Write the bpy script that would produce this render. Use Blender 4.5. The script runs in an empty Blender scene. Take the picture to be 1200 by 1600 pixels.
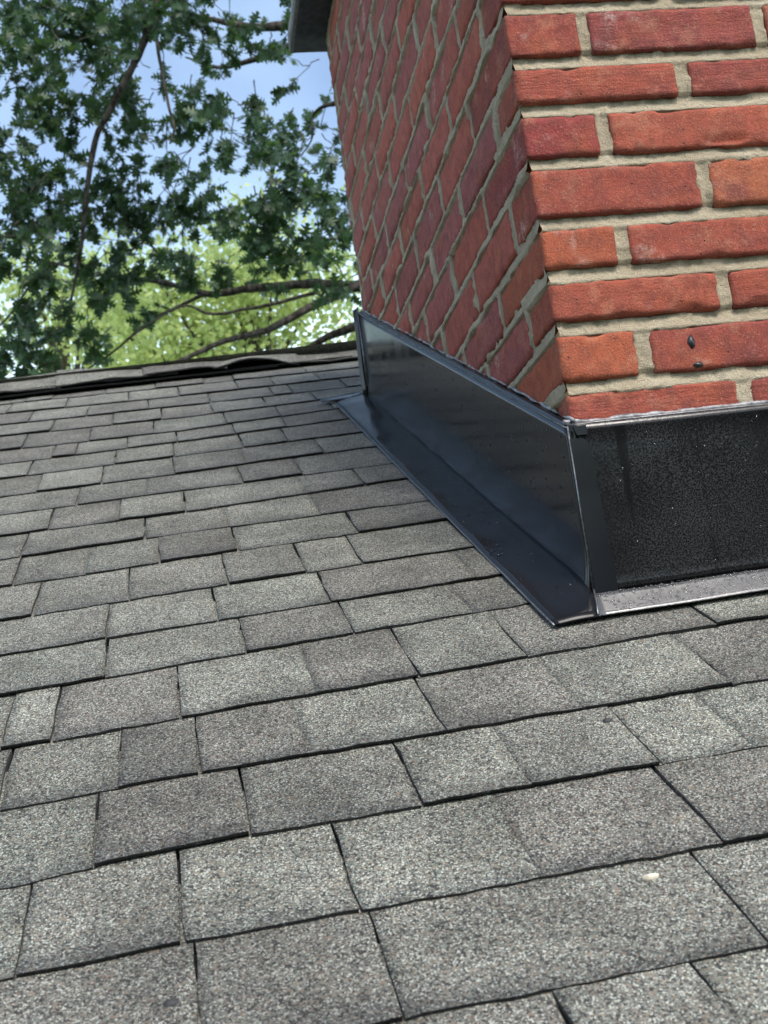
import bpy, math, random
import numpy as np
from mathutils import Matrix, Vector

rnd = random.Random(7)
U = 0.028                      # one working unit in metres
LIFT = 5.6                     # height of the working origin above the lawn
scene = bpy.context.scene
col = scene.collection

# ------------------------------------------------------------------ camera
CAM = np.array([-15.7628, -47.2649, -13.0889])
RX = np.array([0.981520, -0.138606, -0.131939])
RY = np.array([-0.102865, 0.199235, -0.974538])
RZ = np.array([0.161364, 0.970100, 0.181295])


def W(p):
    p = np.asarray(p, float) * U
    if p.ndim == 1:
        return Vector((p[0], p[1], p[2] + LIFT))
    p = p.copy(); p[:, 2] += LIFT
    return p


cd = bpy.data.cameras.new('camera')
cam = bpy.data.objects.new('camera', cd); col.objects.link(cam)
cd.sensor_fit = 'VERTICAL'; cd.sensor_height = 36.0; cd.sensor_width = 27.0
cd.lens = 36.0 * 2000 / 1600
cd.clip_start = 0.05; cd.clip_end = 3000
m = Matrix.Identity(4)
for i in range(3):
    m[i][0] = RX[i]; m[i][1] = -RY[i]; m[i][2] = -RZ[i]
cam.matrix_world = Matrix.Translation(W(CAM)) @ m
cd.dof.use_dof = True
cd.dof.focus_distance = 1.3
cd.dof.aperture_fstop = 45.0 / 1000 / 0.0026
scene.camera = cam

# ------------------------------------------------------------------ light
SUN = np.array([0.20, -0.56, 0.80]); SUN /= np.linalg.norm(SUN)
sun_el = math.asin(SUN[2]); sun_az = math.atan2(SUN[0], SUN[1])
world = bpy.data.worlds.new('World'); scene.world = world
world.use_nodes = True
nt = world.node_tree; nt.nodes.clear()
n_out = nt.nodes.new('ShaderNodeOutputWorld')
n_bg = nt.nodes.new('ShaderNodeBackground'); n_bg.inputs['Strength'].default_value = 0.15
n_sky = nt.nodes.new('ShaderNodeTexSky'); n_sky.sky_type = 'NISHITA'
n_sky.sun_disc = False; n_sky.sun_elevation = sun_el; n_sky.sun_rotation = sun_az
n_sky.air_density = 1.0; n_sky.dust_density = 2.2; n_sky.ozone_density = 0.3
# thin bright cloud over the whole sky, thicker towards the horizon
n_tc = nt.nodes.new('ShaderNodeTexCoord')
n_sep = nt.nodes.new('ShaderNodeSeparateXYZ')
n_el = nt.nodes.new('ShaderNodeMapRange'); n_el.inputs['From Min'].default_value = 0.40; n_el.inputs['From Max'].default_value = 0.26
n_noise = nt.nodes.new('ShaderNodeTexNoise'); n_noise.inputs['Scale'].default_value = 3.2; n_noise.inputs['Detail'].default_value = 6
n_add = nt.nodes.new('ShaderNodeMath'); n_add.operation = 'MULTIPLY_ADD'; n_add.inputs[1].default_value = 0.55
n_cl = nt.nodes.new('ShaderNodeMapRange'); n_cl.inputs['From Min'].default_value = 0.24; n_cl.inputs['From Max'].default_value = 1.15
n_cl.inputs['To Max'].default_value = 0.9
n_mix = nt.nodes.new('ShaderNodeMixRGB'); n_mix.inputs[2].default_value = (7.9, 10.1, 11.1, 1)
L = nt.links.new
L(n_tc.outputs['Generated'], n_sep.inputs[0]); L(n_sep.outputs['Z'], n_el.inputs['Value'])
L(n_tc.outputs['Generated'], n_noise.inputs['Vector'])
L(n_noise.outputs['Fac'], n_add.inputs[0]); L(n_el.outputs[0], n_add.inputs[2]); L(n_add.outputs[0], n_cl.inputs['Value'])
L(n_cl.outputs[0], n_mix.inputs[0]); L(n_sky.outputs[0], n_mix.inputs[1])
L(n_mix.outputs[0], n_bg.inputs['Color']); L(n_bg.outputs[0], n_out.inputs['Surface'])

sd = bpy.data.lights.new('sun', 'SUN'); sd.energy = 1.9; sd.angle = math.radians(24); sd.color = (1.0, 0.955, 0.89)
sun = bpy.data.objects.new('sun', sd); col.objects.link(sun)
sun.rotation_euler = Vector(SUN).to_track_quat('Z', 'Y').to_euler(); sun.location = (3, -3, 12)

scene.view_settings.view_transform = 'Standard'; scene.view_settings.look = 'None'
scene.view_settings.exposure = 0.95; scene.view_settings.gamma = 1.0
scene.view_settings.use_curve_mapping = False
scene.cycles.use_denoising = True
scene.cycles.max_bounces = 8; scene.cycles.transparent_max_bounces = 8

# ------------------------------------------------------------------ noise helpers
_rng = np.random.RandomState(11)
_T = _rng.rand(64, 64, 64)


def vnoise(p):
    p = np.asarray(p, float); i = np.floor(p).astype(int); f = p - i; f = f * f * (3 - 2 * f)
    i = i & 63; j = (i + 1) & 63
    x0, y0, z0 = i[..., 0], i[..., 1], i[..., 2]; x1, y1, z1 = j[..., 0], j[..., 1], j[..., 2]
    fx, fy, fz = f[..., 0], f[..., 1], f[..., 2]
    a = _T[x0, y0, z0] * (1 - fx) + _T[x1, y0, z0] * fx
    b = _T[x0, y1, z0] * (1 - fx) + _T[x1, y1, z0] * fx
    c = _T[x0, y0, z1] * (1 - fx) + _T[x1, y0, z1] * fx
    d = _T[x0, y1, z1] * (1 - fx) + _T[x1, y1, z1] * fx
    return ((a * (1 - fy) + b * fy) * (1 - fz) + (c * (1 - fy) + d * fy) * fz) * 2 - 1


def fbm(p, oct=3):
    p = np.asarray(p, float); s = 0; a = 0.5
    for k in range(oct):
        s = s + a * vnoise(p * 2 ** k + 17.3 * k); a *= 0.5
    return s


def smooth(a, b, x):
    t = np.clip((x - a) / (b - a), 0, 1); return t * t * (3 - 2 * t)


# ------------------------------------------------------------------ object helpers
def mesh_of(name, V, F, mats, midx=None, shade=True):
    me = bpy.data.meshes.new(name)
    me.from_pydata([tuple(v) for v in np.asarray(V, float)], [], [tuple(int(k) for k in f) for f in F])
    for mt in (mats if isinstance(mats, (list, tuple)) else [mats]): me.materials.append(mt)
    if midx is not None: me.polygons.foreach_set('material_index', np.asarray(midx, np.int32))
    if shade: me.polygons.foreach_set('use_smooth', np.ones(len(me.polygons), bool))
    me.update()
    return me


def obj(name, V, F, mats, parent=None, origin=None, midx=None, shade=True, tint=None, kind=None, label=None):
    """V in working units; the object's origin is put at `origin` (working units)."""
    V = np.asarray(V, float)
    if origin is None: origin = V.mean(0)
    origin = np.asarray(origin, float)
    me = mesh_of(name, (V - origin) * U, F, mats, midx, shade)
    o = bpy.data.objects.new(name, me); col.objects.link(o)
    place(o, origin, parent)
    if tint is not None: o.color = (*tint, 1)
    if kind: o['kind'] = kind
    if label: o['label'] = label
    return o


def place(o, p, parent=None):
    w = W(p)
    if parent is not None:
        o.parent = parent
        r = parent
        while r is not None:
            w = w - r.location; r = r.parent
    o.location = w


def thing(name, label, cat, at, group=None):
    o = bpy.data.objects.new(name, None); col.objects.link(o); o.location = W(at)
    o.empty_display_size = 0.1
    o['label'] = label; o['category'] = cat
    if group: o['group'] = group
    return o


def tag(o, label, cat, group=None):
    o['label'] = label; o['category'] = cat
    if group: o['group'] = group


def grid_faces(nu, nv, off=0, flip=False):
    F = []
    for a in range(nu - 1):
        for b in range(nv - 1):
            q = (off + a * nv + b, off + (a + 1) * nv + b, off + (a + 1) * nv + b + 1, off + a * nv + b + 1)
            F.append(q[::-1] if flip else q)
    return F


def sheet(P, th, nrm):
    """P[nu,nv,3] -> a closed thin sheet of thickness th along -nrm."""
    nu, nv = P.shape[:2]; A = P.reshape(-1, 3); B = A - np.asarray(nrm) * th
    V = np.vstack([A, B]); N = nu * nv
    F = grid_faces(nu, nv) + grid_faces(nu, nv, N, True)
    ring = [a * nv for a in range(nu)] + [(nu - 1) * nv + b for b in range(1, nv)] + [a * nv + nv - 1 for a in range(nu - 2, -1, -1)] + [b for b in range(nv - 2, 0, -1)]
    for k in range(len(ring)):
        i, j = ring[k], ring[(k + 1) % len(ring)]
        F.append((j, i, i + N, j + N))
    return V, F


def prism(poly, d0, d1, axis):
    """polygon (list of 2-tuples) extruded along axis 'y' between d0 and d1 (poly in x,z)."""
    n = len(poly)
    V = [(x, d0, z) for x, z in poly] + [(x, d1, z) for x, z in poly]
    F = [tuple(range(n)), tuple(range(2 * n - 1, n - 1, -1))]
    for i in range(n): j = (i + 1) % n; F.append((j, i, i + n, j + n))
    return np.array(V, float), F


def tube(path, radii, seg=8, jitter=0.0, seed=0):
    path = np.asarray(path, float); n = len(path); rr = np.random.RandomState(seed)
    V = []; up = np.array([0.13, 0.31, 0.94])
    for i in range(n):
        t = path[min(i + 1, n - 1)] - path[max(i - 1, 0)]; t /= np.linalg.norm(t) + 1e-9
        a = np.cross(t, up)
        if np.linalg.norm(a) < 1e-3: a = np.cross(t, [1, 0, 0])
        a /= np.linalg.norm(a); b = np.cross(t, a)
        for k in range(seg):
            an = 2 * math.pi * k / seg; r = radii[i] * (1 + jitter * (rr.rand() - 0.5))
            V.append(path[i] + r * (math.cos(an) * a + math.sin(an) * b))
    F = []
    for i in range(n - 1):
        for k in range(seg):
            k2 = (k + 1) % seg
            F.append((i * seg + k, i * seg + k2, (i + 1) * seg + k2, (i + 1) * seg + k))
    F.append(tuple(range(seg - 1, -1, -1))); F.append(tuple((n - 1) * seg + k for k in range(seg)))
    return np.array(V), F


def spline(pts, per=6):
    P = np.asarray(pts, float); n = len(P); out = []
    for i in range(n - 1):
        p0 = P[max(i - 1, 0)]; p1 = P[i]; p2 = P[i + 1]; p3 = P[min(i + 2, n - 1)]
        for k in range(per):
            t = k / per
            out.append(0.5 * (2 * p1 + (p2 - p0) * t + (2 * p0 - 5 * p1 + 4 * p2 - p3) * t * t + (3 * p1 - p0 - 3 * p2 + p3) * t ** 3))
    out.append(P[-1]); return np.array(out)


def join(parts):
    V = []; F = []; o = 0
    for v, f in parts:
        V.append(np.asarray(v, float)); F += [tuple(k + o for k in q) for q in f]; o += len(v)
    return np.vstack(V), F


# ------------------------------------------------------------------ materials
class NT:
    def __init__(s, name):
        s.m = bpy.data.materials.new(name); s.m.use_nodes = True; s.t = s.m.node_tree
        s.t.nodes.clear()
        s.out = s.n('ShaderNodeOutputMaterial')

    def n(s, kind, **kw):
        x = s.t.nodes.new(kind)
        for k, v in kw.items():
            if k.startswith('_'): setattr(x, k[1:], v)
            else: x.inputs[k.replace('__', ' ')].default_value = v
        return x

    def l(s, a, b): s.t.links.new(a, b)

    def val(s, x):
        return x

    def math(s, op, a, b=None, c=None, clamp=False):
        x = s.t.nodes.new('ShaderNodeMath'); x.operation = op; x.use_clamp = clamp
        for i, v in enumerate((a, b, c)):
            if v is None: continue
            if isinstance(v, (int, float)): x.inputs[i].default_value = v
            else: s.l(v, x.inputs[i])
        return x.outputs[0]

    def ramp(s, v, a, b, lo=0.0, hi=1.0):
        x = s.t.nodes.new('ShaderNodeMapRange'); x.interpolation_type = 'SMOOTHSTEP'
        s.l(v, x.inputs['Value'])
        for k, q in (('From Min', a), ('From Max', b), ('To Min', lo), ('To Max', hi)): x.inputs[k].default_value = q
        return x.outputs[0]

    def mix(s, f, a, b, blend='MIX'):
        x = s.t.nodes.new('ShaderNodeMixRGB'); x.blend_type = blend
        for i, v in enumerate((f, a, b)):
            if isinstance(v, (int, float)): x.inputs[i].default_value = v
            elif isinstance(v, tuple): x.inputs[i].default_value = (*v, 1)
            else: s.l(v, x.inputs[i])
        return x.outputs[0]

    def noise(s, vec, scale, detail=4, rough=0.55):
        x = s.n('ShaderNodeTexNoise', Scale=scale, Detail=detail, Roughness=rough); s.l(vec, x.inputs['Vector'])
        return x.outputs['Fac']

    def coords(s, per_object=True, scale=(1, 1, 1)):
        tc = s.n('ShaderNodeTexCoord'); v = tc.outputs['Object']
        mp = s.n('ShaderNodeMapping'); mp.inputs['Scale'].default_value = scale
        s.l(v, mp.inputs['Vector'])
        if per_object:
            oi = s.n('ShaderNodeObjectInfo')
            mu = s.n('ShaderNodeVectorMath', _operation='SCALE'); mu.inputs[0].default_value = (37.1, 17.7, 53.3)
            s.l(oi.outputs['Random'], mu.inputs['Scale']); s.l(mu.outputs[0], mp.inputs['Location'])
        return mp.outputs[0]

    def bsdf(s, color, rough, bump=None, bstr=0.5, bdist=0.002, **kw):
        b = s.n('ShaderNodeBsdfPrincipled')
        for k, v in (('Base Color', color), ('Roughness', rough)):
            if isinstance(v, tuple): b.inputs[k].default_value = (*v, 1)
            elif isinstance(v, (int, float)): b.inputs[k].default_value = v
            else: s.l(v, b.inputs[k])
        for k, v in kw.items(): b.inputs[k.replace('__', ' ')].default_value = v
        if bump is not None:
            bp = s.n('ShaderNodeBump', Strength=bstr, Distance=bdist); s.l(bump, bp.inputs['Height']); s.l(bp.outputs[0], b.inputs['Normal'])
        s.l(b.outputs[0], s.out.inputs['Surface'])
        return b


def m_brick():
    s = NT('fired_clay'); v = s.coords()
    oi = s.n('ShaderNodeObjectInfo'); base = oi.outputs['Color']
    big = s.noise(v, 16, 4, 0.6); mid = s.noise(v, 60, 5, 0.65); fine = s.noise(v, 420, 4, 0.7)
    c = s.mix(s.ramp(big, 0.46, 0.72, 0, 0.6), base, (0.40, 0.105, 0.050))           # orange flashes
    c = s.mix(s.ramp(s.noise(v, 23, 4, 0.6), 0.52, 0.75, 0, 0.6), c, (0.135, 0.045, 0.05))   # dark burnt patches
    c = s.mix(s.ramp(mid, 0.35, 0.70, 0.0, 0.5), c, (0.12, 0.042, 0.034))
    c = s.mix(s.ramp(s.noise(v, 33, 5, 0.7), 0.5, 0.72, 0, 0.45), c, (0.40, 0.19, 0.12))
    c = s.mix(s.ramp(fine, 0.52, 0.75, 0, 0.6), c, (0.50, 0.22, 0.15))
    c = s.mix(s.ramp(fine, 0.48, 0.28, 0, 0.55), c, (0.10, 0.03, 0.025))
    sand = s.n('ShaderNodeTexVoronoi', Scale=260.0); s.l(v, sand.inputs['Vector'])
    spk = s.math('MULTIPLY', s.ramp(sand.outputs['Distance'], 0.18, 0.05), s.ramp(s.noise(v, 45, 2), 0.55, 0.7))
    c = s.mix(s.math('MULTIPLY', spk, 0.8), c, (0.62, 0.5, 0.4))
    effl = s.math('MULTIPLY', s.ramp(s.noise(v, 13, 3, 0.6), 0.60, 0.74), s.ramp(s.noise(v, 130, 4, 0.75), 0.42, 0.62))
    c = s.mix(s.math('MULTIPLY', effl, 0.5), c, (0.62, 0.52, 0.46))                   # lime bloom
    pit = s.n('ShaderNodeTexVoronoi', Scale=95.0); s.l(v, pit.inputs['Vector'])
    pm = s.math('MULTIPLY', s.ramp(pit.outputs['Distance'], 0.13, 0.04), s.ramp(s.noise(v, 30, 2), 0.58, 0.66))
    c = s.mix(pm, c, (0.03, 0.014, 0.012))
    # sand-struck creases run along the brick
    cv = s.coords(True, (0.35, 0.35, 1.9))
    crease = s.noise(cv, 120, 5, 0.6)
    rnd_ = s.n('ShaderNodeObjectInfo').outputs['Random']
    camt = s.ramp(rnd_, 0.6, 1.0, 0.12, 0.9)
    h = s.math('ADD', s.math('MULTIPLY', crease, camt), s.math('MULTIPLY', mid, 0.6))
    h = s.math('ADD', h, s.math('MULTIPLY', fine, 0.75)); h = s.math('SUBTRACT', h, s.math('MULTIPLY', pm, 1.2))
    s.bsdf(c, 0.92, h, 1.0, 0.0026, Specular__IOR__Level=0.25)
    return s.m


def m_mortar():
    s = NT('lime_mortar'); v = s.coords(False)
    c = s.mix(s.ramp(s.noise(v, 18, 4), 0.3, 0.7), (0.52, 0.435, 0.30), (0.68, 0.59, 0.43))
    g = s.noise(v, 700, 3, 0.7)
    c = s.mix(s.ramp(g, 0.35, 0.7, 0.45, 0.0), c, (0.24, 0.205, 0.15))
    c = s.mix(s.ramp(s.noise(v, 7, 3), 0.55, 0.75, 0, 0.35), c, (0.28, 0.25, 0.20))
    c = s.mix(s.ramp(s.noise(v, 70, 6, 0.75), 0.54, 0.72, 0, 0.6), c, (0.22, 0.195, 0.15))
    c = s.mix(s.ramp(s.noise(v, 55, 6, 0.75), 0.60, 0.74, 0, 0.5), c, (0.72, 0.68, 0.58))
    h = s.math('ADD', g, s.math('MULTIPLY', s.noise(v, 160, 4), 1.2))
    s.bsdf(c, 0.95, h, 1.0, 0.0045, Specular__IOR__Level=0.2)
    return s.m


def m_shingle():
    s = NT('mineral_granules'); v = s.coords()
    oi = s.n('ShaderNodeObjectInfo')
    vo = s.n('ShaderNodeTexVoronoi', Scale=920.0); s.l(v, vo.inputs['Vector'])
    sp = s.n('ShaderNodeSeparateColor'); s.l(vo.outputs['Color'], sp.inputs[0])
    r = sp.outputs[0]; g = sp.outputs[1]; b = sp.outputs[2]
    vo2 = s.n('ShaderNodeTexVoronoi', Scale=560.0); s.l(v, vo2.inputs['Vector'])
    sp2 = s.n('ShaderNodeSeparateColor'); s.l(vo2.outputs['Color'], sp2.inputs[0])
    c = s.mix(s.ramp(r, 0.15, 0.85, 0.0, 1.0), (0.034, 0.0335, 0.032), (0.160, 0.162, 0.150))
    c = s.mix(s.ramp(g, 0.80, 0.83, 0, 1.0), c, (0.37, 0.385, 0.355))
    c = s.mix(s.ramp(b, 0.80, 0.83, 0, 0.8), c, (0.15, 0.175, 0.155))
    c = s.mix(s.ramp(sp2.outputs[0], 0.84, 0.88, 0, 0.8), c, (0.17, 0.14, 0.11))
    c = s.mix(s.ramp(sp2.outputs[1], 0.84, 0.88, 0, 0.85), c, (0.02, 0.02, 0.022))
    c = s.mix(1.0, c, oi.outputs['Color'], 'MULTIPLY')
    k = s.n('ShaderNodeMixRGB', _blend_type='MULTIPLY'); k.inputs[0].default_value = 1
    st = s.math('MULTIPLY', s.ramp(s.noise(v, 11, 6, 0.65), 0.3, 0.7, 0.76, 1.24), s.ramp(s.noise(s.n('ShaderNodeNewGeometry').outputs['Position'], 3.5, 4, 0.6), 0.3, 0.7, 0.86, 1.14))
    cc = s.n('ShaderNodeCombineColor'); s.l(st, cc.inputs[0]); s.l(st, cc.inputs[1]); s.l(st, cc.inputs[2])
    c = s.mix(1.0, c, cc.outputs[0], 'MULTIPLY')
    bald = s.math('MULTIPLY', s.ramp(s.noise(v, 28, 4, 0.7), 0.66, 0.76), 0.65)
    c = s.mix(bald, c, (0.03, 0.03, 0.032))
    h = s.math('ADD', s.math('SUBTRACT', 1.0, vo.outputs['Distance']), s.math('MULTIPLY', s.noise(v, 60, 3), 0.7))
    s.bsdf(c, 0.82, h, 0.55, 0.0014, Specular__IOR__Level=0.3)
    return s.m


def m_plain(name, color, rough, nscale=0, namt=0.3, bump=0.0, **kw):
    s = NT(name); v = s.coords(False)
    if nscale:
        f = s.noise(v, nscale, 5, 0.65)
        c = s.mix(s.ramp(f, 0.3, 0.7), tuple(x * (1 - namt) for x in color), tuple(min(1, x * (1 + namt)) for x in color))
        s.bsdf(c, rough, f if bump else None, bump, 0.004, **kw)
    else: s.bsdf(color, rough, **kw)
    return s.m


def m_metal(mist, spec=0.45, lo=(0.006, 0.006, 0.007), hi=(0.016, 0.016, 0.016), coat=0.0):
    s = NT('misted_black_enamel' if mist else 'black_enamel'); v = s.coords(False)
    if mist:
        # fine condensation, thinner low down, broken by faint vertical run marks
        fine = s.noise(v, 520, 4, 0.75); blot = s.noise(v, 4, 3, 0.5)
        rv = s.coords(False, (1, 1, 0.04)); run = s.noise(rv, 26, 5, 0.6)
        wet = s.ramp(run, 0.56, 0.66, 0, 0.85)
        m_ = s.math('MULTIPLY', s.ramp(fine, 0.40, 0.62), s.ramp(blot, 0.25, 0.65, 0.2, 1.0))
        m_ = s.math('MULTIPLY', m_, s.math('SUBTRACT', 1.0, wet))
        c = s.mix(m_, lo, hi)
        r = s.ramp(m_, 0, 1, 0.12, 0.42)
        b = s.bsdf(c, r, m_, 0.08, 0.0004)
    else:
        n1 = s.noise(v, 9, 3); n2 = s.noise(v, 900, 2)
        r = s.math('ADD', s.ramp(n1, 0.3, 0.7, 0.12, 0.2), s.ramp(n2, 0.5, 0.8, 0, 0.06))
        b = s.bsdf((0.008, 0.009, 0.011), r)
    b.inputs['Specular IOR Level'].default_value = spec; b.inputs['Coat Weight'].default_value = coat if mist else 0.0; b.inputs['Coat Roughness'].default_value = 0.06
    return s.m


def m_leaf(name, c0, c1, trans, tcol):
    s = NT(name); oi = s.n('ShaderNodeObjectInfo')
    geo = s.n('ShaderNodeNewGeometry'); rn = geo.outputs['Random Per Island']
    tot = s.math('FRACT', s.math('ADD', rn, oi.outputs['Random']))
    c = s.mix(tot, c0, c1)
    p = s.n('ShaderNodeBsdfPrincipled', Roughness=0.45); s.l(c, p.inputs['Base Color']); p.inputs['Specular IOR Level'].default_value = 0.35
    t = s.n('ShaderNodeBsdfTranslucent'); tc = s.mix(tot, tcol, tuple(x * 0.7 for x in tcol)); s.l(tc, t.inputs['Color'])
    mx = s.n('ShaderNodeMixShader'); mx.inputs[0].default_value = trans
    s.l(p.outputs[0], mx.inputs[1]); s.l(t.outputs[0], mx.inputs[2]); s.l(mx.outputs[0], s.out.inputs['Surface'])
    return s.m


def m_bark():
    s = NT('bark'); v = s.coords(False, (1, 1, 0.35))
    f = s.noise(v, 30, 6, 0.7)
    c = s.mix(s.ramp(f, 0.35, 0.65), (0.022, 0.019, 0.016), (0.105, 0.092, 0.078))
    s.bsdf(c, 0.95, f, 0.9, 0.02, Specular__IOR__Level=0.15)
    return s.m


def m_water():
    s = NT('water'); s.bsdf((1, 1, 1), 0.02, Transmission__Weight=1.0, IOR=1.33)
    return s.m


BRICK = m_brick(); MORTAR = m_mortar(); SHINGLE = m_shingle()
s_ = NT('asphalt_edge'); v_ = s_.coords(False)
c_ = s_.mix(s_.ramp(s_.noise(v_, 260, 5, 0.75), 0.55, 0.72, 0, 0.8), (0.012, 0.012, 0.013), (0.17, 0.17, 0.165))
s_.bsdf(c_, 0.9, s_.noise(v_, 400, 4), 0.8, 0.002); ASPHALT = s_.m
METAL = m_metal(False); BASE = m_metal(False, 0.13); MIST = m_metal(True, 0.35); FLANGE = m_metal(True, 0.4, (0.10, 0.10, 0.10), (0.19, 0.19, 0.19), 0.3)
HEM = m_plain('pale_metal_edge', (0.16, 0.165, 0.17), 0.35, 200, 0.5, Metallic=0.7)  # paler, mottled tone for the folded metal edges
SEAL = m_plain('sealant', (0.20, 0.20, 0.21), 0.35, 120, 0.7, 0.4)
CONCRETE = m_plain('cap_concrete', (0.15, 0.15, 0.148), 0.95, 40, 0.35, 0.5)
PLASTIC = m_plain('vent_plastic', (0.012, 0.012, 0.013), 0.6)
WATER = m_water(); BARK = m_bark()
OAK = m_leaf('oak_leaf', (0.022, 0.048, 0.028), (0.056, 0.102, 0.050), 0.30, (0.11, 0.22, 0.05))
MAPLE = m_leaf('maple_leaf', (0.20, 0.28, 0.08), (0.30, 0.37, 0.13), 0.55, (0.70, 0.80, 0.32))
LAWN = m_plain('lawn_grass', (0.05, 0.085, 0.028), 0.95, 1.5, 0.4)
SOFFIT_SHADE = m_plain('soffit_shade', (0.035, 0.038, 0.048), 0.85, 60, 0.4)  # near-black tone painting the shade under the cap
TAR = m_plain('tar', (0.012, 0.012, 0.013), 0.4)
FLAKE = m_plain('pale_flake', (0.55, 0.50, 0.40), 0.9, 200, 0.3)
DARKFLAKE = m_plain('dark_flake', (0.03, 0.03, 0.032), 0.8, 200, 0.4)

# ------------------------------------------------------------------ ground
g = np.array([(-40000, -40000, 0), (40000, -40000, 0), (40000, 40000, 0), (-40000, 40000, 0)], float); g[:, 2] = -LIFT / U
go = obj('ground', g, [(0, 1, 2, 3)], LAWN, origin=(0, 0, -LIFT / U)); go['kind'] = 'structure'

# ------------------------------------------------------------------ roof
SL, AX, Z0 = 0.47, 0.03, -8.493
RN = np.array([-AX, -SL, 1.0]); RN /= np.linalg.norm(RN)


def rz(x, y): return Z0 + AX * x + SL * y


def on_roof(x, y, h):
    """points h above the roof plane (measured along its normal)"""
    x, y, h = np.broadcast_arrays(np.asarray(x, float), np.asarray(y, float), np.asarray(h, float))
    P = np.stack([x, y, rz(x, y)], -1)
    return P + h[..., None] * RN


RIDGE = 68.5; EAVE = -70.0; XL, XR = -150.0, 190.0
roof = thing('roof', 'weathered grey asphalt shingle roof rising to its ridge behind the brick chimney', 'roof', (-14, 0, rz(-14, 0)))
# deck: two slopes of boarding under the shingles
dv = []
for x in (XL, XR):
    for (y, z) in ((EAVE, rz(x, EAVE) - 0.2), (RIDGE, rz(x, RIDGE) - 0.2), (2 * RIDGE - EAVE, rz(x, EAVE) - 0.2),
                   (2 * RIDGE - EAVE, rz(x, EAVE) - 5), (RIDGE, rz(x, RIDGE) - 6), (EAVE, rz(x, EAVE) - 5)):
        dv.append((x, y, z))
df = [(0, 6, 7, 1), (1, 7, 8, 2), (2, 8, 9, 3), (3, 9, 10, 4), (4, 10, 11, 5), (5, 11, 6, 0), (0, 1, 4, 5), (1, 2, 3, 4), (6, 11, 10, 7), (7, 10, 9, 8)]
obj('roof_deck', dv, df, ASPHALT, roof, shade=False)

COURSE = {'A': [(-29.7, 63.4), (-14.2, 62.2), (1.9, 61.0)], 'B': [(-29.1, 58.3), (-14.3, 56.9), (1.2, 56.4)], 'C': [(-28.5, 53.0), (-14.5, 52.2), (0.5, 51.7)],
          'D': [(-27.9, 48.2), (-14.6, 47.2), (-0.1, 47.6)], 'E': [(-27.3, 42.8), (-14.8, 42.0), (-0.9, 43.6)], 'F': [(-26.8, 38.14), (-14.9, 38.27), (-3.8, 39.07)],
          'G': [(-26.3, 33.68), (-15.1, 33.88), (-3.2, 34.1)], 'H': [(-25.7, 28.78), (-15.2, 28.93), (-3.4, 29.67)], 'I': [(-25.2, 24.46), (-15.3, 24.65), (-3.0, 24.76)],
          'J': [(-24.7, 20.0), (-15.5, 19.94), (-2.9, 20.87)], 'K': [(-24.2, 15.65), (-15.6, 16.11), (-3.0, 15.98)], 'L': [(-23.7, 11.33), (-15.7, 11.83), (-2.8, 12.24)],
          'M': [(-23.2, 6.73), (-15.9, 7.29), (-3.0, 7.63)], 'N': [(-22.8, 2.77), (-16.0, 3.16), (-2.8, 3.61)], 'O': [(-22.3, -1.07), (-16.1, -0.65), (-2.7, 0.19)],
          'P': [(-21.9, -5.35), (-16.3, -5.1), (1.8, -4.42)], 'Q': [(-21.4, -9.22), (-16.4, -9.02), (2.0, -8.95)], 'R': [(-21.0, -13.21), (-16.5, -12.81), (-0.2, -12.77)],
          'S': [(-20.6, -16.92), (-16.7, -16.78), (-2.4, -16.86)], 'T': [(-20, -20.7), (-12, -20.5), (-4, -20.55)], 'U': [(-20, -24.5), (-12, -24.4), (-4, -24.4)]}
COURSE['Z'] = [(-30, 67.3), (-14, 66.6), (2, 66.0)]
CUTS = {'U': [-22, -14.5, -9.2, -6.19, -1.5], 'T': [-16.31, -12.3, -4.44, 1.5], 'S': [-20.17, -16.55, -12.54, -8.16, -3.56, 2.4], 'R': [-22.5, -18.67, -14.66, -10.07, -7.04, -3.33, -0.55, 6.0],
        'Q': [-21.46, -18.11, -15.76, -12.6, -8.44, -4.14, 0.79, 7.5], 'P': [-21.8, -20.26, -16.21, -11.77, -8.27, -4.46, 2.55, 8.8], 'O': [-24.5, -18.74, -13.71, -9.68, -5.05, -0.4, 2.4, 7.7], 'N': [-23.6, -18.81, -14.5, -9.97, -3.87],
        'M': [-25.5, -21.9, -17.99, -13.77, -10.4, -7.89], 'L': [-26.3, -23.2, -19.96, -16.62, -12.99, -7.22], 'K': [-27, -23.24, -17.28, -13.1, -8.45], 'J': [-27.4, -22.29, -18.6, -15.1, -8.5, -5.3],
        'I': [-26.4, -21.07, -17.14, -11.67, -8.19], 'H': [-27, -23.6, -19.81, -15.45, -11.07, -6.2], 'G': [-28.2, -24.6, -19.12, -15.33, -10.84, -7.9], 'F': [-28, -23.42, -21.84, -18.4, -15.02, -10.99, -7.4],
        'E': [-29, -25.81, -21.11, -16.54, -11.32, -7.37], 'D': [-28.7, -24.18, -19.61, -15.9, -12.02, -7.84, -4.0], 'C': [-30.4, -26.27, -21.77, -16.89, -11.95, -6.81, -5.25], 'B': [-28.54, -23.73, -18.51, -14.3, -9.33, -6.25, -2.4],
        'A': [-31, -27.5, -25.1, -20.58, -16.2, -11.95, -9.3, -2.86], 'Z': [-32.5, -26.3, -21.4, -15.5, -10.4, -4.4, 0.5]}
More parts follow.
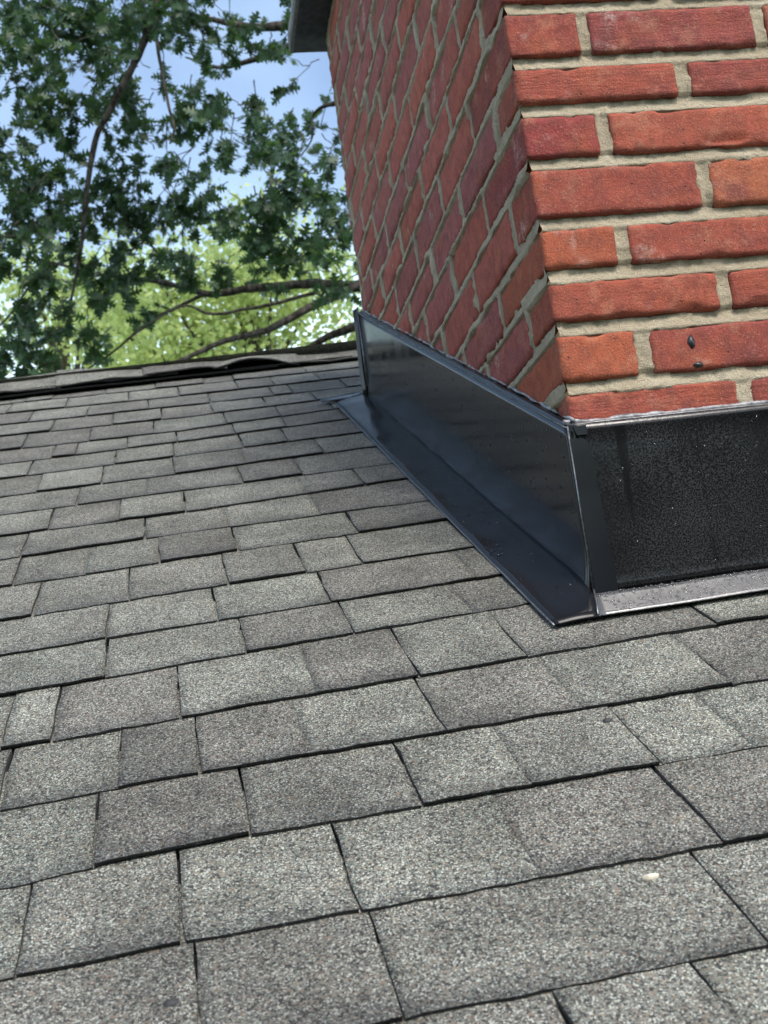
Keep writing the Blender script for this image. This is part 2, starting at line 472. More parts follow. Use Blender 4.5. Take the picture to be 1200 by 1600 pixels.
# boundaries that are only a change of granule tone, not a cut
TONE = {('S', -8.16), ('R', -7.04), ('Q', -12.6), ('Q', -4.14), ('R', -0.55), ('P', -11.77), ('O', -5.05), ('O', -0.4), ('L', -19.96), ('K', -13.1), ('K', -8.45), ('I', -17.14), ('J', -8.5), ('H', -11.07), ('N', -3.87)}
ORDER = 'ZABCDEFGHIJKLMNOPQRSTU'
CHIM_X0, CHIM_D, CHIM_W = -0.05, 44.5, 30.0


def cy(c, x):
    pts = COURSE[c]; xs = [p[0] for p in pts]; ys = [p[1] for p in pts]
    return np.interp(x, xs, ys)


def shingle_geo(x0, x1, yb, yt, lift0, over, seed, cut0=True, cut1=True, fine=True, curl=0.0, butt=0.42):
    """one tab: yb/yt are functions of x giving its lower edge and its (hidden) upper edge"""
    w = x1 - x0; nx = max(3, int(w / (0.35 if fine else 1.2))) + 1; nt_ = 7 if fine else 3
    xs = np.linspace(x0, x1, nx); ts = np.linspace(0, 1, nt_)
    g0 = 0.035 if cut0 else 0.0; g1 = 0.035 if cut1 else 0.0
    X, T = np.meshgrid(xs, ts, indexing='ij')
    B = yb(X); Tp = yt(X); Y = B + (Tp - B) * T
    rag = fbm(np.stack([X * 1.7, Y * 0 + seed * 3.1, T * 0], -1), 3)
    Y = Y + rag * 0.09 * (T < 0.01)
    # ragged cut sides
    sidew = fbm(np.stack([Y * 1.3, X * 0 + seed * 1.7, T * 0 + 4.4], -1), 3) * 0.14
    X2 = X.copy(); X2[0] += g0 + sidew[0] * cut0; X2[-1] += -g1 + sidew[-1] * cut1
    h0 = lift0 + over
    H = h0 * (1 - T) + 0.03 * T
    H = H + fbm(np.stack([X * 0.33, Y * 0.33, X * 0 + seed], -1), 2) * 0.055 * (1 - T) + fbm(np.stack([X * 1.1, Y * 1.1, X * 0 + seed * .7], -1), 2) * 0.035
    if curl: H = H + curl * (1 - T) ** 2 * np.clip((X - x0) / w, 0, 1) ** 2
    P = on_roof(X2, Y, H)
    V = [P.reshape(-1, 3)]; F = grid_faces(nx, nt_, 0, False); mi = [0] * len(F); N = nx * nt_
    # lower butt edge in two laminated layers
    lay = [(0.0, -0.03), (0.02, -0.10), (0.10, -0.10), (0.10, -butt)] if over > 0.06 else [(0.0, -0.03), (0.015, -0.1), (0.015, -butt)]
    prev = [i * nt_ for i in range(nx)]; off = N
    for dy, dh in lay:
        jit = fbm(np.stack([xs * 2.6, xs * 0 + seed + dh * 9, xs * 0], -1), 3) * 0.05
        row = on_roof(X2[:, 0], Y[:, 0] + dy + jit * (dy > 0.03), H[:, 0] + dh + jit * 0.3)
        V.append(row); cur = [off + i for i in range(nx)]; off += nx
        for i in range(nx - 1): F.append((prev[i], cur[i], cur[i + 1], prev[i + 1])[::-1]); mi.append(1)
        prev = cur
    for side in (0, nx - 1):
        base = side * nt_; row = on_roof(X2[side], Y[side], H[side] - min(.3, butt)); V.append(row)
        for b in range(nt_ - 1):
            q = (base + b, base + b + 1, off + b + 1, off + b)
            F.append(q[::-1] if side else q); mi.append(1)
        off += nt_
    return np.vstack(V), F, mi


LIGHT = (1.04, 1.035, 0.965); MIDT = (0.945, 0.93, 0.88); DARK = (0.79, 0.765, 0.73); BROWN = (0.85, 0.815, 0.775); GREEN = (0.97, 0.98, 0.915)
tones = [LIGHT, MIDT, MIDT, DARK, BROWN, GREEN]
SPEC = {('S', -20.17): MIDT, ('S', -16.55): LIGHT, ('S', -12.54): LIGHT, ('S', -8.16): BROWN, ('S', -3.56): BROWN, ('T', -12.3): MIDT, ('T', -16.31): DARK, ('T', -4.44): MIDT,
        ('R', -18.67): BROWN, ('R', -14.66): MIDT, ('R', -10.07): LIGHT, ('R', -7.04): MIDT, ('R', -3.33): LIGHT, ('Q', -21.46): LIGHT, ('Q', -18.11): DARK, ('Q', -15.76): BROWN, ('Q', -12.6): LIGHT, ('Q', -8.44): BROWN, ('Q', -4.14): LIGHT, ('Q', 0.79): DARK,
        ('P', -21.8): LIGHT, ('P', -20.26): BROWN, ('P', -16.21): LIGHT, ('P', -11.77): BROWN, ('P', -8.27): LIGHT, ('P', -4.46): BROWN, ('O', -18.74): LIGHT, ('O', -13.71): BROWN, ('O', -9.68): LIGHT, ('O', -5.05): DARK}
STARTS = {}; ENDS = {}; n_sh = 0
for ci, c in enumerate(ORDER):
    up = ORDER[ci - 1] if ci else None
    lo, hi = -34.0, 14.0
    if c in 'STU': lo, hi = -24.5, 6.0
    elif c in 'MNOPQR': lo, hi = -26.5, 10.0
    cuts = sorted(CUTS[c])
    xs = [cuts[0] - rnd.uniform(3.5, 6)]
    while xs[0] > lo: xs.insert(0, xs[0] - rnd.uniform(3.5, 6))
    xs = xs + cuts + [cuts[-1] + rnd.uniform(4, 6.5)]
    while xs[-1] < 15.5: xs.append(xs[-1] + rnd.uniform(3.5, 7))
    yb = lambda x, c=c: cy(c, x)
    exp_up = (lambda x, c=c, up=up: cy(up, x) + 2.6) if up else (lambda x: cy('Z', x) * 0 + RIDGE + 0.6)
    prev_over = None; STARTS[c] = xs[0]; ENDS[c] = next(q for q in xs if q > 15.5) if xs[-1] > 15.5 else xs[-1]
    for k in range(len(xs) - 1):
        x0, x1 = xs[k], xs[k + 1]
        if x0 > 15.5: continue
        tone0 = (c, x0) in TONE; tone1 = (c, x1) in TONE
        # tabs stop at the chimney
        clip = x1
        ymid = float(cy(c, x0))
        if ymid > -1.2 and ymid < CHIM_D - 1 and x1 > -0.9:
            clip = -2.15
            if x0 > -2.7: continue
        if tone0 and prev_over is not None: over = prev_over
        else: over = rnd.choice([0.0, 0.02, 0.04, 0.07]) if prev_over is None or prev_over > 0.06 else rnd.choice([0.065, 0.08, 0.09, 0.02])
        prev_over = over
        n_sh += 1; seed = n_sh * 1.37
        V, F, mi = shingle_geo(x0, clip, yb, exp_up, 0.17, over, seed, not tone0, not tone1)
        base = rnd.choice(tones)
        if (c, round(x0, 2)) in SPEC: base = SPEC[(c, round(x0, 2))]
        kk = rnd.uniform(0.96, 1.04); t = tuple(v * kk for v in base)
        obj('shingle', V, F, [SHINGLE, ASPHALT], roof, midx=mi, tint=t)
# unseen rest of the slope, both sides of the picture and below it
rest = []; rmi = []


def field(xa, xb, yfun, ytop):
    x = xa
    while x < xb - 0.5:
        w = min(rnd.uniform(4, 9), xb - x)
        V, F, mi = shingle_geo(x, x + w, yfun, ytop, 0.22, rnd.choice([0.0, 0.14]), rnd.uniform(0, 400), fine=False)
        rest.append((V, F)); rmi.extend(mi); x += w


for ci, c in enumerate(ORDER):
    up = ORDER[ci - 1] if ci else None
    yb = lambda x, c=c: cy(c, x)
    yt = (lambda x, up=up: cy(up, x) + 2.6) if up else (lambda x: np.asarray(x) * 0 + RIDGE + 0.6)
    field(XL, STARTS[c], yb, yt)
    y = float(cy(c, 20))
    field(CHIM_W + 1 if -1.2 < y < CHIM_D - 1 else ENDS[c], XR, yb, yt)
y = -28.3; last = 'U'
while y > EAVE:
    yt = (lambda x: cy('U', x) + 2.6) if last == 'U' else (lambda x, q=y: np.asarray(x) * 0 + q + 6.6)
    field(XL, XR, lambda x, q=y: np.asarray(x) * 0 + q, yt); last = y; y -= 4.0
V, F = join(rest)
obj('shingle_field', V, F, [SHINGLE, ASPHALT], roof, midx=rmi, kind='stuff', tint=MIDT)
# back slope: one weathered sheet of courses
parts = []; y = RIDGE + 3
while y < 2 * RIDGE - EAVE:
    x = np.array([XL, XR]); z = rz(x, 2 * RIDGE - y)
    a = np.array([(XL, y, rz(XL, 2 * RIDGE - y) + 0.3), (XR, y, rz(XR, 2 * RIDGE - y) + 0.3), (XR, y - 5, rz(XR, 2 * RIDGE - y + 5) + 0.05), (XL, y - 5, rz(XL, 2 * RIDGE - y + 5) + 0.05),
                  (XL, y, rz(XL, 2 * RIDGE - y) - 0.1), (XR, y, rz(XR, 2 * RIDGE - y) - 0.1)])
    parts.append((a, [(0, 3, 2, 1)[::-1], (0, 1, 5, 4)[::-1]])); y += 4.2
V, F = join(parts); obj('back_slope_courses', V, F, SHINGLE, roof, kind='stuff', tint=MIDT, shade=False)

# ridge vent and ridge caps
nx = 90; xs = np.linspace(-150, 190, nx); prof = [(65.9, 0.2), (66.0, 0.62), (67.3, 0.75), (RIDGE, 0.8), (69.7, 0.75), (71.0, 0.62), (71.1, 0.2)]
P = np.zeros((nx, len(prof), 3))
for j, (y, h) in enumerate(prof):
    yy = y if y <= RIDGE else 2 * RIDGE - y
    P[:, j] = np.stack([xs, np.full(nx, y), rz(xs, yy) + h + 0.04 * vnoise(np.stack([xs * .5, xs * 0 + j, xs * 0], -1))], -1)
obj('ridge_vent', P.reshape(-1, 3), grid_faces(nx, len(prof), 0, False), PLASTIC, roof, shade=False)


def ridge_cap(x0, x1, hl, hr, lip_l, lip_r, seed, tint, wave=0.0):
    """a bent cap; hl/hr crest height at its ends, lip_l/lip_r height of the lower edge"""
    nx = 26; us = np.linspace(0, 1, nx)
    prof = np.linspace(-1, 1, 15)
    P = np.zeros((nx, len(prof), 3))
    for i, u in enumerate(us):
        x = x0 + (x1 - x0) * u
        crest = hl + (hr - hl) * u + 0.10 * math.sin(u * 3.1 + seed)
        lip = lip_l + (lip_r - lip_l) * u + wave * math.sin(u * math.pi) + 0.06 * math.sin(u * 9 + seed * 2)
        for j, s_ in enumerate(prof):
            a = abs(s_); y = RIDGE + s_ * 3.7 + 0.12 * vnoise(np.array([x * 1.1, seed, s_ * 0])) * (a > .99)
            yy = RIDGE - a * 3.7
            h = crest * (1 - a ** 1.4) + lip * a ** 1.4 + 0.05 * vnoise(np.array([x * .8, s_ * 2, seed]))
            rnd_top = -0.35 * max(0, 1 - a / 0.22) ** 2
            P[i, j] = (x + 0.1 * vnoise(np.array([s_ * 3, seed, i > 0])), y, rz(x, yy) + h + rnd_top)
    V, F = sheet(P, 0.16, (0, 0, 1))
    n = (nx - 1) * (len(prof) - 1)
    mi = [0] * n + [1] * (len(F) - n)
    return obj('ridge_cap', V, F, [SHINGLE, ASPHALT], roof, midx=mi, tint=tint)


for (a, b, hl, hr, ll, lr, wv, tn) in [(-37.5, -30.2, 2.3, 2.25, 1.75, 1.7, 0, MIDT), (-31.2, -24.45, 1.86, 2.0, 1.65, 1.38, 0, MIDT), (-24.95, -16.6, 2.05, 1.65, 1.5, 1.62, .1, MIDT), (-17.3, -9.6, 1.72, 1.42, 1.55, 1.45, .3, DARK),
                                 (-10.9, -3.0, 1.45, 1.35, 1.35, 0.85, .75, MIDT), (-3.6, 4.2, 1.2, 0.9, 0.95, 0.8, 0, BROWN), (3.4, 11, 1.0, 0.9, 0.8, 0.8, 0, MIDT), (10.2, 18, 1.0, 0.9, 0.8, 0.8, 0, MIDT)]:
    ridge_cap(a, b, hl, hr, ll - .28 - (.18 if a < -17 else 0), lr - .28 - (.18 if a < -17 else 0), a * 0.7, tuple(v * 1.12 for v in tn), wv)
caps = []
for (xa, xb) in ((-150, -38), (17, 190)):
    x = xa
    while x < xb:
        w_ = min(7.2, xb - x); P = []
        V, F = sheet(np.array([[(q, RIDGE + s__ * 3.7, rz(q, RIDGE - abs(s__) * 3.7) + 1.9 - .5 * abs(s__)) for s__ in (-1, -.5, 0, .5, 1)] for q in (x - .7, x + w_)]) + np.array([0, 0, 0]), .16, (0, 0, 1))
        caps.append((V, F)); x += w_
V, F = join(caps); obj('far_ridge_caps', V, F, SHINGLE, roof, kind='stuff', tint=MIDT)
# torn under-layers lying below the lifted caps
for (x0, x1, y0, h, tn) in [(-37, -26.5, 65.0, 0.62, MIDT), (-36, -24, 65.3, 0.98, MIDT), (-27, -20, 65.0, 0.66, MIDT), (-23, -14, 65.3, 0.93, BROWN), (-20.5, -10.8, 65.0, 0.62, MIDT), (-12.5, -5.0, 65.0, 0.6, BROWN), (-9.0, 2.0, 65.2, 0.66, MIDT)]:
    V, F, mi = shingle_geo(x0, x1, lambda x, q=y0: np.asarray(x) * 0 + q, lambda x: np.asarray(x) * 0 + RIDGE, h, 0.02, x0, butt=0.15)
    obj('underlay_strip', V, F, [SHINGLE, ASPHALT], roof, midx=mi, tint=tn)

# small debris lying on the shingles
def chip(name, x, y, h, r, mat, label, cat, sx=1.6, seed=1):
    rr = np.random.RandomState(seed); n = 9; an = np.linspace(0, 2 * math.pi, n, endpoint=False)
    rad = r * (0.7 + 0.5 * rr.rand(n)); top = on_roof(x + sx * rad * np.cos(an), y + rad * np.sin(an), h + 0.02 + 0.03 * rr.rand(n))
    bot = on_roof(x + sx * rad * np.cos(an), y + rad * np.sin(an), np.full(n, h - 0.06))
    c = on_roof(x, y, h + 0.07)[None]
    V = np.vstack([top, bot, c]); F = [(i, (i + 1) % n, 2 * n) for i in range(n)] + [(i, i + n, (i + 1) % n + n, (i + 1) % n) for i in range(n)]
    o = obj(name, V, F, mat, origin=on_roof(x, y, h)); tag(o, label, cat); return o


chip('pale_flake', -5.75, -17.55, 0.17, 0.075, FLAKE, 'small cream coloured flake lying on a lower right shingle', 'flake', 2.6, 3)
chip('dark_chip', -16.85, -18.75, 0.2, 0.10, DARKFLAKE, 'tiny dark stone chip on the bottom left shingle', 'chip', 1.9, 5)
chip('leaf_scrap', -3.75, -9.95, 0.18, 0.10, DARKFLAKE, 'torn dark scrap beside a shingle cut below the flashing corner', 'scrap', 1.6, 8)

# ------------------------------------------------------------------ chimney
chim = thing('chimney', 'red brick chimney with sandy mortar joints and a concrete cap', 'chimney', (15, 22, -8))
J = [-2.36, -0.04, 2.40, 4.68, 6.94, 9.54, 11.94, 14.12, 16.62]          # bed joint centres at the corner
while J[-1] < 43: J.append(J[-1] + rnd.uniform(2.30, 2.46))
CAPZ = 43.0
BED = 0.30
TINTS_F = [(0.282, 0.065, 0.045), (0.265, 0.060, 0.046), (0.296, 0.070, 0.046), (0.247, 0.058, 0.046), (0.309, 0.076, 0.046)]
TINTS_S = [(0.36, 0.096, 0.080), (0.33, 0.092, 0.086), (0.38, 0.098, 0.074), (0.305, 0.090, 0.086), (0.40, 0.098, 0.066)]  # same brick as the front; side light painted in, lifted and more mauve


def brick_box(lo, hi, cell, seed, face, dents=()):
    lo = np.array(lo, float); hi = np.array(hi, float); d = hi - lo
    n = np.maximum(2, np.ceil(d / cell).astype(int)); V = []; F = []; idx = {}

    def vid(i, j, k):
        if (i, j, k) not in idx: idx[(i, j, k)] = len(V); V.append((i, j, k))
        return idx[(i, j, k)]
    for ax in range(3):
        a, b = [q for q in range(3) if q != ax]
        for s_ in (0, 1):
            if ax == 1 and s_ == 1 and face == 'front': continue
            if ax == 0 and s_ == 1 and face == 'side': continue
            for p in range(n[a]):
                for q in range(n[b]):
                    c = []
                    for (pp, qq) in ((p, q), (p + 1, q), (p + 1, q + 1), (p, q + 1)):
                        ijk = [0, 0, 0]; ijk[ax] = n[ax] * s_; ijk[a] = pp; ijk[b] = qq; c.append(vid(*ijk))
                    if (s_ == 1) == (ax == 1): c = c[::-1]
                    F.append(tuple(c))
    G = np.array(V, float) / n; P = lo + G * d
    r = 0.06 + 0.07 * np.clip(0.5 + fbm(P * 0.9 + seed, 2), 0, 1)
    q = np.clip(P, lo + r[:, None], hi - r[:, None]); dv = P - q; ln = np.linalg.norm(dv, axis=1, keepdims=True)
    nrm = dv / np.maximum(ln, 1e-6); P2 = q + nrm * r[:, None]
    amp = 0.075 * fbm(P * 1.5 + seed * 2.3, 3) + 0.05 * fbm(P * 0.5 + seed, 1)
    edge = (np.abs(nrm) < 0.95).all(1) if len(nrm) else 0
    P2 = P2 + nrm * amp[:, None]
    # broken arrises
    brk = smooth(0.10, 0.36, fbm(P * 1.5 + seed * 5.1, 3)) * (np.abs(nrm).max(1) < 0.97)
    P2 = P2 - nrm * (brk * 0.09)[:, None]
    for (c, rad, dep) in dents:
        w = np.clip(1 - np.linalg.norm((P2 - np.array(c)) / np.array(rad), axis=1), 0, 1)
        w = smooth(0.12, 0.30, w + 0.45 * fbm(P2 * 2.4 + 9, 3) * (w > 0))
        P2 = P2 + np.array([0.55, 0.75 if face == 'front' else 0.2, 0.0]) * (w * dep)[:, None]
    return P2, F


front_rects = []; side_rects = []
# front wythe
for r in range(-1, 8):
    zb, zt = J[r + 1] + BED, J[r + 2] - BED
    zb += rnd.uniform(-.03, .05); zt += rnd.uniform(-.06, .03)
    header = (r % 2 == 0)
    x = 0.0; first = True
    while x < CHIM_W - 0.5:
        w = (3.42 - 0.27 if header else 7.42 - 0.27) if first else 7.45
        x1 = min(x + w + rnd.uniform(-.07, .07), CHIM_W)
        dents = []
        vis = x < 13
        if vis:
            for _ in range(rnd.choice([0, 1, 1])):
                dents.append(((rnd.uniform(x, x1), 0.0, rnd.choice([zb, zb, zt])), (rnd.uniform(.25, .9), .5, rnd.uniform(.15, .32)), rnd.uniform(.1, .22)))
        if r == 6 and first: dents = []
        if r == 4 and not first and x < 5: dents = [((8.6, 0.0, zb + 0.25), (1.5, .6, .24), 0.2)]
        if r == 1 and first: dents = [((5.6, 0.0, zb + 0.1), (.8, .5, .22), 0.2)]
        dep = (7.42 if header else 3.42) - 0.19
        lo, hi = (x, 0.0, zb), (x1, dep if first else 1.6, zt)
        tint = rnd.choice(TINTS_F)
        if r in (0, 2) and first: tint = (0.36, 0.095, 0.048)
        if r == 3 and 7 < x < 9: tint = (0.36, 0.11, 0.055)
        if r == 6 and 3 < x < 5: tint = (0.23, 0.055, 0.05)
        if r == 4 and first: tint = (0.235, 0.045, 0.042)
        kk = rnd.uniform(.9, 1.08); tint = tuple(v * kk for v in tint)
        V, F = brick_box(lo, hi, (0.10 if (r == 6 and first) else 0.19) if vis else 0.8, rnd.uniform(0, 60), 'front', dents)
        o = obj('brick', V, F, BRICK, chim, tint=tint)
        front_rects.append((x, x1, zb, zt))
        if first: side_rects.append((0.0, dep, zb, zt))
        x = x1 + rnd.uniform(.48, .62); first = False
for r in range(8, len(J) - 2):            # corner and face bricks above the picture
    zb, zt = J[r + 1] + BED, J[r + 2] - BED; header = (r % 2 == 0); x = 0.0; first = True
    if zt > CAPZ: zt = CAPZ - .1
    while x < CHIM_W - 0.5:
        w = 3.15 if (first and header) else 7.45; x1 = min(x + w, CHIM_W)
        V, F = brick_box((x, 0, zb), (x1, ((7.42 if header else 3.42) - .19) if first else 1.6, zt), 0.8, rnd.uniform(0, 60), 'front')
        obj('brick', V, F, BRICK, chim, tint=rnd.choice(TINTS_F)); front_rects.append((x, x1, zb, zt))
        if first: side_rects.append((0.0, (7.42 if header else 3.42) - .19, zb, zt))
        x = x1 + .55; first = False


def panel_top(y): return -1.70 + (19.05 + 1.70) / (43.46 + 0.22) * (y + 0.22)


# side wythe
for r in range(-1, len(J) - 2):
    z0_, z1_ = J[r + 1], J[r + 2]
    if z0_ > CAPZ - .6: continue
    header_side = (r % 2 != 0)
    ends = [3.42 if header_side else 7.42]
    while ends[-1] < CHIM_D: ends.append(ends[-1] + 8.0 + rnd.uniform(-.12, .12))
    y = 0.0
    for k, e in enumerate(ends):
        jt = 0.26
        y0 = y + (jt if k else 0); y1 = min(e - jt, CHIM_D); y = e
        if y1 - y0 < 0.5: continue
        zb, zt = z0_ + 0.17 + rnd.uniform(-.05, .05), min(z1_ - 0.17 + rnd.uniform(-.05, .05), CAPZ - .05)
        if k == 0:
            # the corner brick is the end of the front wythe's brick; only fill what that brick leaves
            if y1 - 3.55 < 0.6: continue
            # one long stretcher: front header bricks are its end, so stretch that brick along the side
            continue
        if zt < panel_top(y0) - 0.6: continue
        side_rects.append((y0, y1, zb, zt))
        xo = rnd.uniform(-.06, .05)
        V, F = brick_box((0 + xo, y0, zb), (1.5, y1, zt), 0.42 if y1 < 26 else 0.7, rnd.uniform(0, 60), 'side')
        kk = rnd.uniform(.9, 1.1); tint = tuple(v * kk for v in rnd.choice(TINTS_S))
        obj('brick', V, F, BRICK, chim, tint=tint)


def mortar_face(axis, u0, u1, w0, w1, step, rects, extra=0.0, seed=0):
    nu = int((u1 - u0) / step) + 1; nw = int((w1 - w0) / step) + 1
    us = np.linspace(u0, u1, nu); ws = np.linspace(w0, w1, nw)
    D = np.full((nu, nw), 9.0); HB = np.full((nu, nw), 0.3)
    for (a, b, c, d) in rects:
        i0, i1 = np.searchsorted(us, [a - 1.2, b + 1.2]); k0, k1 = np.searchsorted(ws, [c - 1.2, d + 1.2])
        if i0 >= i1 or k0 >= k1: continue
        uu = us[i0:i1, None]; ww = ws[None, k0:k1]
        dx = np.maximum(a - uu, uu - b); dz = np.maximum(c - ww, ww - d)
        sd_ = np.where((dx > 0) & (dz > 0), np.hypot(dx, dz), np.maximum(dx, dz))
        D[i0:i1, k0:k1] = np.minimum(D[i0:i1, k0:k1], sd_)
        hb = ww - d + 0 * uu; ok = (hb > -0.05) & (hb < 0.75) & (dx < 0.34)
        HB[i0:i1, k0:k1] = np.where(ok, hb, HB[i0:i1, k0:k1])
    Ug, Wg = np.meshgrid(us, ws, indexing='ij')
    p = np.stack([Ug, Wg, Ug * 0 + seed], -1)
    n1 = fbm(p * 0.55, 3); n2 = fbm(p * 2.4 + 5, 3); n3 = fbm(p * 6 + 5, 2)
    smear = smooth(0.10, 0.30, n1 + 0.3 * n2)
    rec = 0.07 + 0.07 * smooth(-0.05, 0.26, D) + (0.20 if axis == 'front' else 0.10) * smooth(0.10, 0.62, HB) - 0.10 * smear + 0.07 * n2 + 0.06 * n3
    rec = rec - extra
    bury = smooth(0.02, 0.14, -D - (0.11 if axis == 'front' else 0.05) * smear * (1 + 1.6 * n2 + n3) + 0.05 * n2)
    rec = rec + bury * 0.6
    if axis == 'front': P = np.stack([Ug, rec, Wg], -1)
    else: P = np.stack([rec, Ug, Wg], -1)
    return P.reshape(-1, 3), grid_faces(nu, nw, 0, axis == 'side')


mp = [mortar_face('front', 0.12, 13.5, -2.6, 17.5, 0.09, front_rects, 0.0, 1), mortar_face('side', 0.12, CHIM_D, -2.6, CAPZ, 0.17, side_rects, 0.135, 5)]
# closing walls of the shaft behind and beside
bx = np.array([(0.55, 0.55, -12), (CHIM_W, 0.35, -12), (CHIM_W, CHIM_D, -12), (0.55, CHIM_D - .1, -12), (0.55, 0.55, CAPZ), (CHIM_W, 0.35, CAPZ), (CHIM_W, CHIM_D, CAPZ), (0.55, CHIM_D - .1, CAPZ)])
mp.append((bx, [(0, 1, 5, 4), (1, 2, 6, 5), (2, 3, 7, 6), (3, 0, 4, 7), (4, 5, 6, 7)]))
V, F = join(mp); obj('mortar', V, F, MORTAR, chim)

# cap slab
o_ = 2.7; n = 14
def slab(x0, x1, y0, y1, z0, z1):
    V = []; F = []
    V, F = brick_box((x0, y0, z0), (x1, y1, z1), 1.6, 3.3, 'cap'); return V, F
V, F = slab(-o_, CHIM_W + o_, -o_, CHIM_D + o_, CAPZ, CAPZ + 1.75)
obj('cap_slab', V, F, CONCRETE, chim)
V, F = brick_box((-o_ + .25, -o_ + .25, CAPZ - .12), (CHIM_W + o_ - .25, CHIM_D + o_ - .25, CAPZ + .3), 3.0, 5.3, 'cap'); obj('soffit_shade_sheet', V, F, SOFFIT_SHADE, chim)  # thin dark sheet added to paint the shade on the cap's underside
V, F = brick_box((9, 16, CAPZ + 1.7), (19, 28, CAPZ + 9), 1.5, 1.1, 'cap'); obj('flue_tile', V, F, CONCRETE, chim, tint=None)
# two black tar spots on the front
for (x, z, rx, rz_) in ((5.55, 1.40, .14, .30), (5.68, 0.42, .20, .13)):
    an = np.linspace(0, 2 * math.pi, 10, endpoint=False)
    rr = np.array([1, .8, 1.1, .9, 1, 1.2, .8, 1, .9, 1.1])
    V = [(x + rx * rr[i] * math.cos(a) + .1 * math.sin(a) * rx, -0.045, z + rz_ * rr[i] * math.sin(a)) for i, a in enumerate(an)] + [(x + rx * 1.05 * rr[i] * math.cos(a), 0.1, z + rz_ * rr[i] * math.sin(a)) for i, a in enumerate(an)] + [(x, -0.10, z)]
    F = [((i + 1) % 10, i, 20) for i in range(10)] + [(i, (i + 1) % 10, (i + 1) % 10 + 10, i + 10) for i in range(10)]
    obj('tar_spot', V, F, TAR, chim)

# ------------------------------------------------------------------ flashing
fl = thing('chimney_flashing', 'wet glossy black metal flashing folded around the foot of the brick chimney', 'flashing', (-1, 0, rz(-1, 0)))
XP = -0.34; YP = -0.42
YB = 44.9
# side panel, coved out at its foot into the flange
ny, nh = 90, 26
ys = np.linspace(YP, YB, ny); P = np.zeros((ny, nh, 3))
for i, y in enumerate(ys):
    zb = rz(XP, y) + 0.58; zt = panel_top(y)
    for k in range(nh):
        t = (k / (nh - 1)) ** 1.6; z = zb + (zt - zb) * t; d = z - zb
        cove = 0.2 * max(0, 1 - d / 1.7) ** 2
        wob = 0.022 * vnoise(np.array([y * .09, z * .2, 2.0])) + 0.002 * vnoise(np.array([y * .5, z * .9, 7.0]))
        P[i, k] = (XP - cove + wob * min(1, d / .6), y, z)
V, F = sheet(P, 0.05, (-1, 0, 0)); obj('side_panel', V, F, METAL, fl)
# flange on the shingles
XE = -2.75; ny = 80; us = np.linspace(0, 1, 9)
P = np.zeros((ny, len(us), 3)); yy = np.linspace(-2.62, YB + 1.0, ny)
for i, y in enumerate(yy):
    for k, u in enumerate(us):
        # in front of the corner the flange narrows along the mitre seam
        xi = XP - 0.15 if y > YP else XP - 0.12 - 0.62 * (YP - y) / (2.2)
        x = xi + (XE - 0.25 * (i / ny) - xi) * u
        hi_ = 0.62 - 0.17 * min(1.0, max(0.0, (1.0 - y) / 2.6)); h = hi_ - (hi_ - 0.31) * u + 0.05 * vnoise(np.array([y * .35, u * 1.5, 3.0])) + 0.02 * vnoise(np.array([y * 1.2, u * 3, 9.0])) + (0.10 * math.exp(-((y + 1.6) / .5) ** 2) * math.sin(u * 3.1))
        P[i, k] = on_roof(x, y, h)
V, F = sheet(P[:, ::-1], 0.07, RN); obj('side_flange', V, F, BASE, fl)
# bright hem at the flange edge
pth = [on_roof(XE - 0.25 * (i / ny) - 0.02, y, 0.28 + 0.05 * float(vnoise(np.array([y * .35, 1.5, 3.0])))) for i, y in enumerate(yy)]
V, F = tube(pth, [0.04] * len(pth), 6); obj('flange_hem', V, F, HEM, fl)
# corner hem standing at the front edge of the side panel, and the hem at the back edge
V, F = tube([(XP - .02, YP - .05, -8.45 + .1), (XP - .01, YP - .05, -5), (XP, YP - .05, -1.72)], [0.045, .04, 0.04], 8); obj('corner_hem', V, F, HEM, fl)
P = np.zeros((8, 3, 3))
for i in range(8):
    t = i / 7; z = rz(XP, YB) + .3 + (panel_top(YB) + .5 - rz(XP, YB) - .3) * t
    for k in range(3): P[i, k] = (XP - 0.42 * k / 2 - .05 * math.sin(t * 5), YB + 0.05 + 0.08 * k, z - .1 * k)
V, F = sheet(P, 0.06, (0, -1, 0)); obj('back_fold', V, F, METAL, fl)
V, F = tube([(XP - 0.03, YB - .02, rz(XP, YB) + .35), (XP - 0.03, YB - .02, panel_top(YB) + .45)], [.07, .07], 6); obj('back_hem', V, F, HEM, fl)
# back pan wing that runs under the shingles
P = np.zeros((6, 4, 3))
for i in range(6):
    for k in range(4):
        x = -0.6 - 3.4 * i / 5; y = YB + 0.35 + (2.2 - 1.5 * i / 5) * k / 3
        P[i, k] = on_roof(x, y, 0.42 + 0.03 * k + .03 * vnoise(np.array([x, y, 1.0])))
V, F = sheet(P[::-1], 0.06, RN); obj('back_wing', V, F, METAL, fl)
# front apron: upright
nx, nh = 70, 24; xs = np.linspace(XP + .04, CHIM_W, nx); P = np.zeros((nx, nh, 3))
for i, x in enumerate(xs):
    zb = rz(x, YP) + 0.36; zt = -1.66 + 0.008 * x
    for k in range(nh):
        t = k / (nh - 1); z = zb + (zt - zb) * t; d = z - zb; e = zt - z
        wob = 0.03 * vnoise(np.array([x * .25, z * .35, 12.0])) + 0.004 * vnoise(np.array([x * 1.1, z * 1.1, 17.0]))
        P[i, k] = (x, YP - 0.05 * max(0, 1 - d / .4) ** 2 + wob * min(1, d, e * 2) - 0.10 * max(0, 1 - e / .9) ** 2, z)
V, F = sheet(P, 0.05, (0, -1, 0)); obj('front_apron', V, F, MIST, fl)
